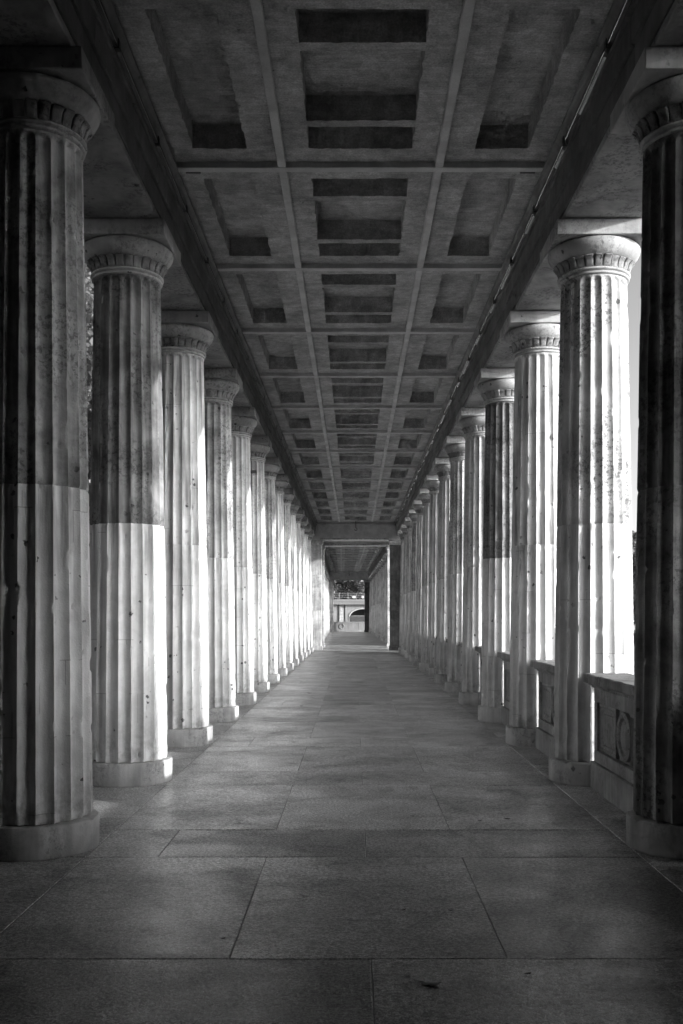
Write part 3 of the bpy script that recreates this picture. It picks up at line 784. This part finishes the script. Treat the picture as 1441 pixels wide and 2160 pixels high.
# ------------------------------------------------------------------ trees
def tree_meshes(seed, H, cr_, cz0, nclump, nleaf, ls, mat):
    r = np.random.RandomState(seed); tv, tf = [], []
    top = Vector((r.uniform(-.3, .3), r.uniform(-.3, .3), H * 0.8))
    pts = [Vector((0, 0, -0.2)), Vector((.05, .05, H * .2)), Vector((-.1, .1, H * .45)), top]
    tube(tv, tf, pts, [H * .026, H * .021, H * .015, H * .004], 9)
    clumps = []
    for c in range(nclump):
        a = r.uniform(0, 2 * math.pi); t = r.uniform(0, 1)
        z = cz0 + (H - cz0) * t
        env = cr_ * math.sqrt(max(0.05, 1 - abs(2 * (t ** 0.85) - 0.85) ** 2.2 / 1.6))
        rr = env * (0.35 + 0.65 * math.sqrt(r.rand())) * r.uniform(.8, 1.1)
        p = Vector((rr * math.cos(a), rr * math.sin(a), z)); clumps.append((p, r.uniform(.55, 1.25)))
        if c % 3 == 0:
            st = pts[1].lerp(pts[3], r.uniform(.1, .8) * min(1, z / H + .15)); st.z = min(st.z, z - .15)
            mid = st.lerp(p, .5) + Vector((r.uniform(-.2, .2), r.uniform(-.2, .2), .15))
            tube(tv, tf, [st, mid, p], [H * .008, H * .005, H * .0015], 5)
    n = nclump * nleaf
    P = np.empty((n, 3)); k_ = 0
    for p, s in clumps:
        d = r.normal(size=(nleaf, 3)); d /= np.linalg.norm(d, axis=1)[:, None] + 1e-6
        rad_ = (r.rand(nleaf) ** 0.5)[:, None] * s * cr_ * 0.26
        P[k_:k_ + nleaf] = np.array(p) + d * rad_ * np.array([1.25, 1.25, 0.75]); k_ += nleaf
    d1 = r.normal(size=(n, 3)); d1[:, 2] -= .4; d1 /= np.linalg.norm(d1, axis=1)[:, None]
    d2 = np.cross(d1, r.normal(size=(n, 3))); d2 /= np.linalg.norm(d2, axis=1)[:, None] + 1e-6
    sz = (ls * r.uniform(.6, 1.3, n))[:, None]
    V = np.stack([P, P + d1 * sz * .5 + d2 * sz * .32, P + d1 * sz, P + d1 * sz * .5 - d2 * sz * .32], 1).reshape(-1, 3)
    F = np.arange(n * 4).reshape(-1, 4)
    me = bpy.data.meshes.new('crown'); me.from_pydata(V.tolist(), [], F.tolist()); me.materials.append(M[mat])
    tm = mesh('trunk', tv, tf, 50); tm.materials.append(M['bark'])
    return tm, me
T_NEAR = [tree_meshes(s_, 11, 3.4, 1.6, 150, 150, .17, 'leaf') for s_ in (3, 4)]
T_FAR = [tree_meshes(s_, 13, 4.4, 1.8, 110, 75, .42, 'leaf_far') for s_ in (7, 8)]
def tree(kind, i, x, y, z, s, label, grp):
    r = empty('broadleaf_tree', (x, y, z), label, 'tree', grp); r.scale = (s, s, s); r.rotation_euler.z = i * 1.7
    tm, cm = kind[i % 2]; link('trunk', tm, None, r); link('crown', cm, None, r)
for i, (x, y, s_) in enumerate(((-6.6, 19.5, 1.0), (-9.2, 29, 1.15), (-7.2, 11.5, 0.9), (-13, 40, 1.3), (-12.5, 22, 1.2))):
    tree(T_NEAR, i, x, y, -0.8, s_, ('leafy tree showing between the first two left columns', 'tree behind the leafy tree at the left columns',
         'tree standing just outside the nearest left columns', 'farthest courtyard tree on the left', 'courtyard tree set back from the left row')[i], 'courtyard trees on the left')
for i, (x, y, s_) in enumerate(((31, 108, 0.85), (40, 139, 1.05), (55, 180, 1.2), (57, 206, 1.35), (60, 196, 1.1))):
    z = -1.5
    if x < 52: x, y = 53.5 + i, (53.5 + i) / .283 + (i - .5) * 7
    tree(T_FAR, i, x, y, z, s_ * 1.15, f'{ordn[i]} tree on the far river bank seen past the right columns', 'trees on the far bank')
for i, (x, y, s_) in enumerate(((-7.5, 186, .95), (-2.0, 189, 1.05), (3.5, 185, .9), (8.5, 190, 1.0), (-13, 188, 1.0))):
    tree(T_FAR, i, x, y, -0.8, s_ * 0.95, f'tree behind the viaduct railing, number {ordn[i]} of its row' if False else ('tree above the left part of the viaduct railing', 'tree above the middle of the viaduct railing',
         'tree above the right part of the viaduct railing', 'tree behind the viaduct to the far right', 'tree behind the viaduct to the far left')[i], 'trees behind the viaduct')
q_t = tree_meshes(21, 8.5, 1.1, 0.9, 170, 120, .18, 'leaf')  # narrow tree added out of sight to shade the right piers
T_SHADE = [q_t, q_t]
tree(T_SHADE, 0, 4.1, 46.55, -0.8, 1.0, 'hidden narrow tree added to shade the right pier of the crossing', None)
tree(T_SHADE, 1, 3.6, END - 1.5, -0.8, 1.0, 'hidden narrow tree added to shade the right pier of the distant end', None)
# low quay building and wall on the far bank
qb = empty('riverside_house', (66, 228, -1.5), 'pale far house on the opposite river bank', 'building')
link('wall', boxes('house_wall', [(-9, 9, -5, 5, 0, 11)]), 'pier', qb)
link('roof', boxes('house_roof', [(-9.4, 9.4, -5.4, 5.4, 11.01, 11.8)], 0.1), 'roof', qb)
wn = boxes('window', [(-0.6, 0.6, -0.06, 0.02, 0, 1.8)]); wn.materials.append(M['dark_inside'])
for fl in range(3):
    for i in range(6): link('window', wn, None, qb, (-7.2 + i * 2.9, -5.02, 1.4 + fl * 3.3))

# ------------------------------------------------------------------ fallen leaves and scraps on the floor
def at_floor(px, py):
    d = 2100 * CAMZ / (py - 1299); return CAMX + (px - 748) * d / 2100, d
def leaf_mesh(seed, curl):
    r = np.random.RandomState(seed); n = 9; vs_, fs = [], []
    for i in range(n):
        t = i / (n - 1); w_ = math.sin(math.pi * t ** .8) * .5 * (1 + .25 * math.sin(i * 2.6 + seed)) + .02
        for k_, s_ in enumerate((-1, -.5, 0, .5, 1)):
            vs_.append((s_ * w_ * .62, t - .5, curl * (.5 - abs(s_) ** 1.6 * w_ * .9) + r.uniform(0, .025)))
    for i in range(n - 1):
        for k_ in range(4): a = i * 5 + k_; fs.append((a, a + 1, a + 6, a + 5))
    me = mesh('fallen_leaf', vs_, fs, 60); return me
LM = [leaf_mesh(i, .16 + .06 * i) for i in range(3)]
litter = [(640, 1890, .105, 'dry', 'pale curled leaf lying on the middle slab of the near wide course'),
          (905, 2078, .14, 'dry', 'long pale twisted leaf nearest the viewer on the right'),
          (875, 1447, .2, 'dry', 'pale leaf lying beside the right row far ahead'),
          (925, 1470, .17, 'dry', 'pale leaf near the foot of the fifth right column'),
          (862, 1484, .15, 'dry', 'faint leaf in the middle right of the walk'),
          (1070, 1729, .07, 'dark', 'small dark leaf towards the nearest right column'),
          (1012, 1732, .05, 'dark', 'tiny dark scrap left of the small dark leaf'),
          (870, 1723, .05, 'dark', 'tiny dark scrap on the middle slab edge'),
          (902, 1729, .05, 'dry', 'tiny pale scrap on the slab before the second right column'),
          (851, 1921, .045, 'dark', 'dark crumb near the middle of the near slab'),
          (950, 1922, .04, 'dark', 'dark crumb right of centre on the near slab'),
          (997, 1921, .05, 'dry', 'pale scrap near the right joint of the near slab'),
          (944, 2011, .06, 'dry', 'pale scrap above the long twisted leaf'),
          (1113, 2056, .05, 'dark', 'dark crumb in the lower right of the floor'),
          (470, 1982, .04, 'dark', 'dark crumb in the lower left of the floor'),
          (652, 1463, .14, 'dark', 'dark leaf in the walk beyond the sixth left column'),
          (636, 1490, .09, 'dark', 'dark crumb in the walk beside the fifth left column'),
          (1030, 1838, .03, 'dry', 'tiny white fleck on the right slab of the near course'),
          (975, 1625, .06, 'dry', 'pale fleck on the floor before the third right column'),
          (1030, 1600, .08, 'dry', 'flat pale scrap beside the plinth of the second right column'),
          (1143, 1570, .1, 'dry', 'crumpled pale scrap at the base of the second parapet')]
for i, (px, py, s_, kd, lb) in enumerate(litter):
    x, y = at_floor(px, py)
    me = shared(LM[i % 3], 'dry_leaf' if kd == 'dry' else 'dark_leaf')
    o = link('fallen_leaf', me, None, None, (x, y, 0.004), (0, 0.02, 1.05 + (i % 5) * 0.3))
    o.scale = (s_ * 0.55, s_ * 0.8, s_ * 0.8)
    tag(o, lb, 'leaf', 'fallen leaves and scraps')

# the far section turns a little to the left
P_ = Matrix.Translation((0, PIER2, 0)); ROT = P_ @ Matrix.Rotation(R(0.72), 4, 'Z') @ P_.inverted()
for o in list(sc.objects):
    if o.parent is None and o.type in ('EMPTY', 'MESH') and o.get('kind') != 'structure':
        lb = o.get('label', '')
        if (o.location.y > PIER2 + 0.5 and o.location.y < 110) or lb.startswith('distant coffered roof'):
            o.matrix_basis = ROT @ o.matrix_basis
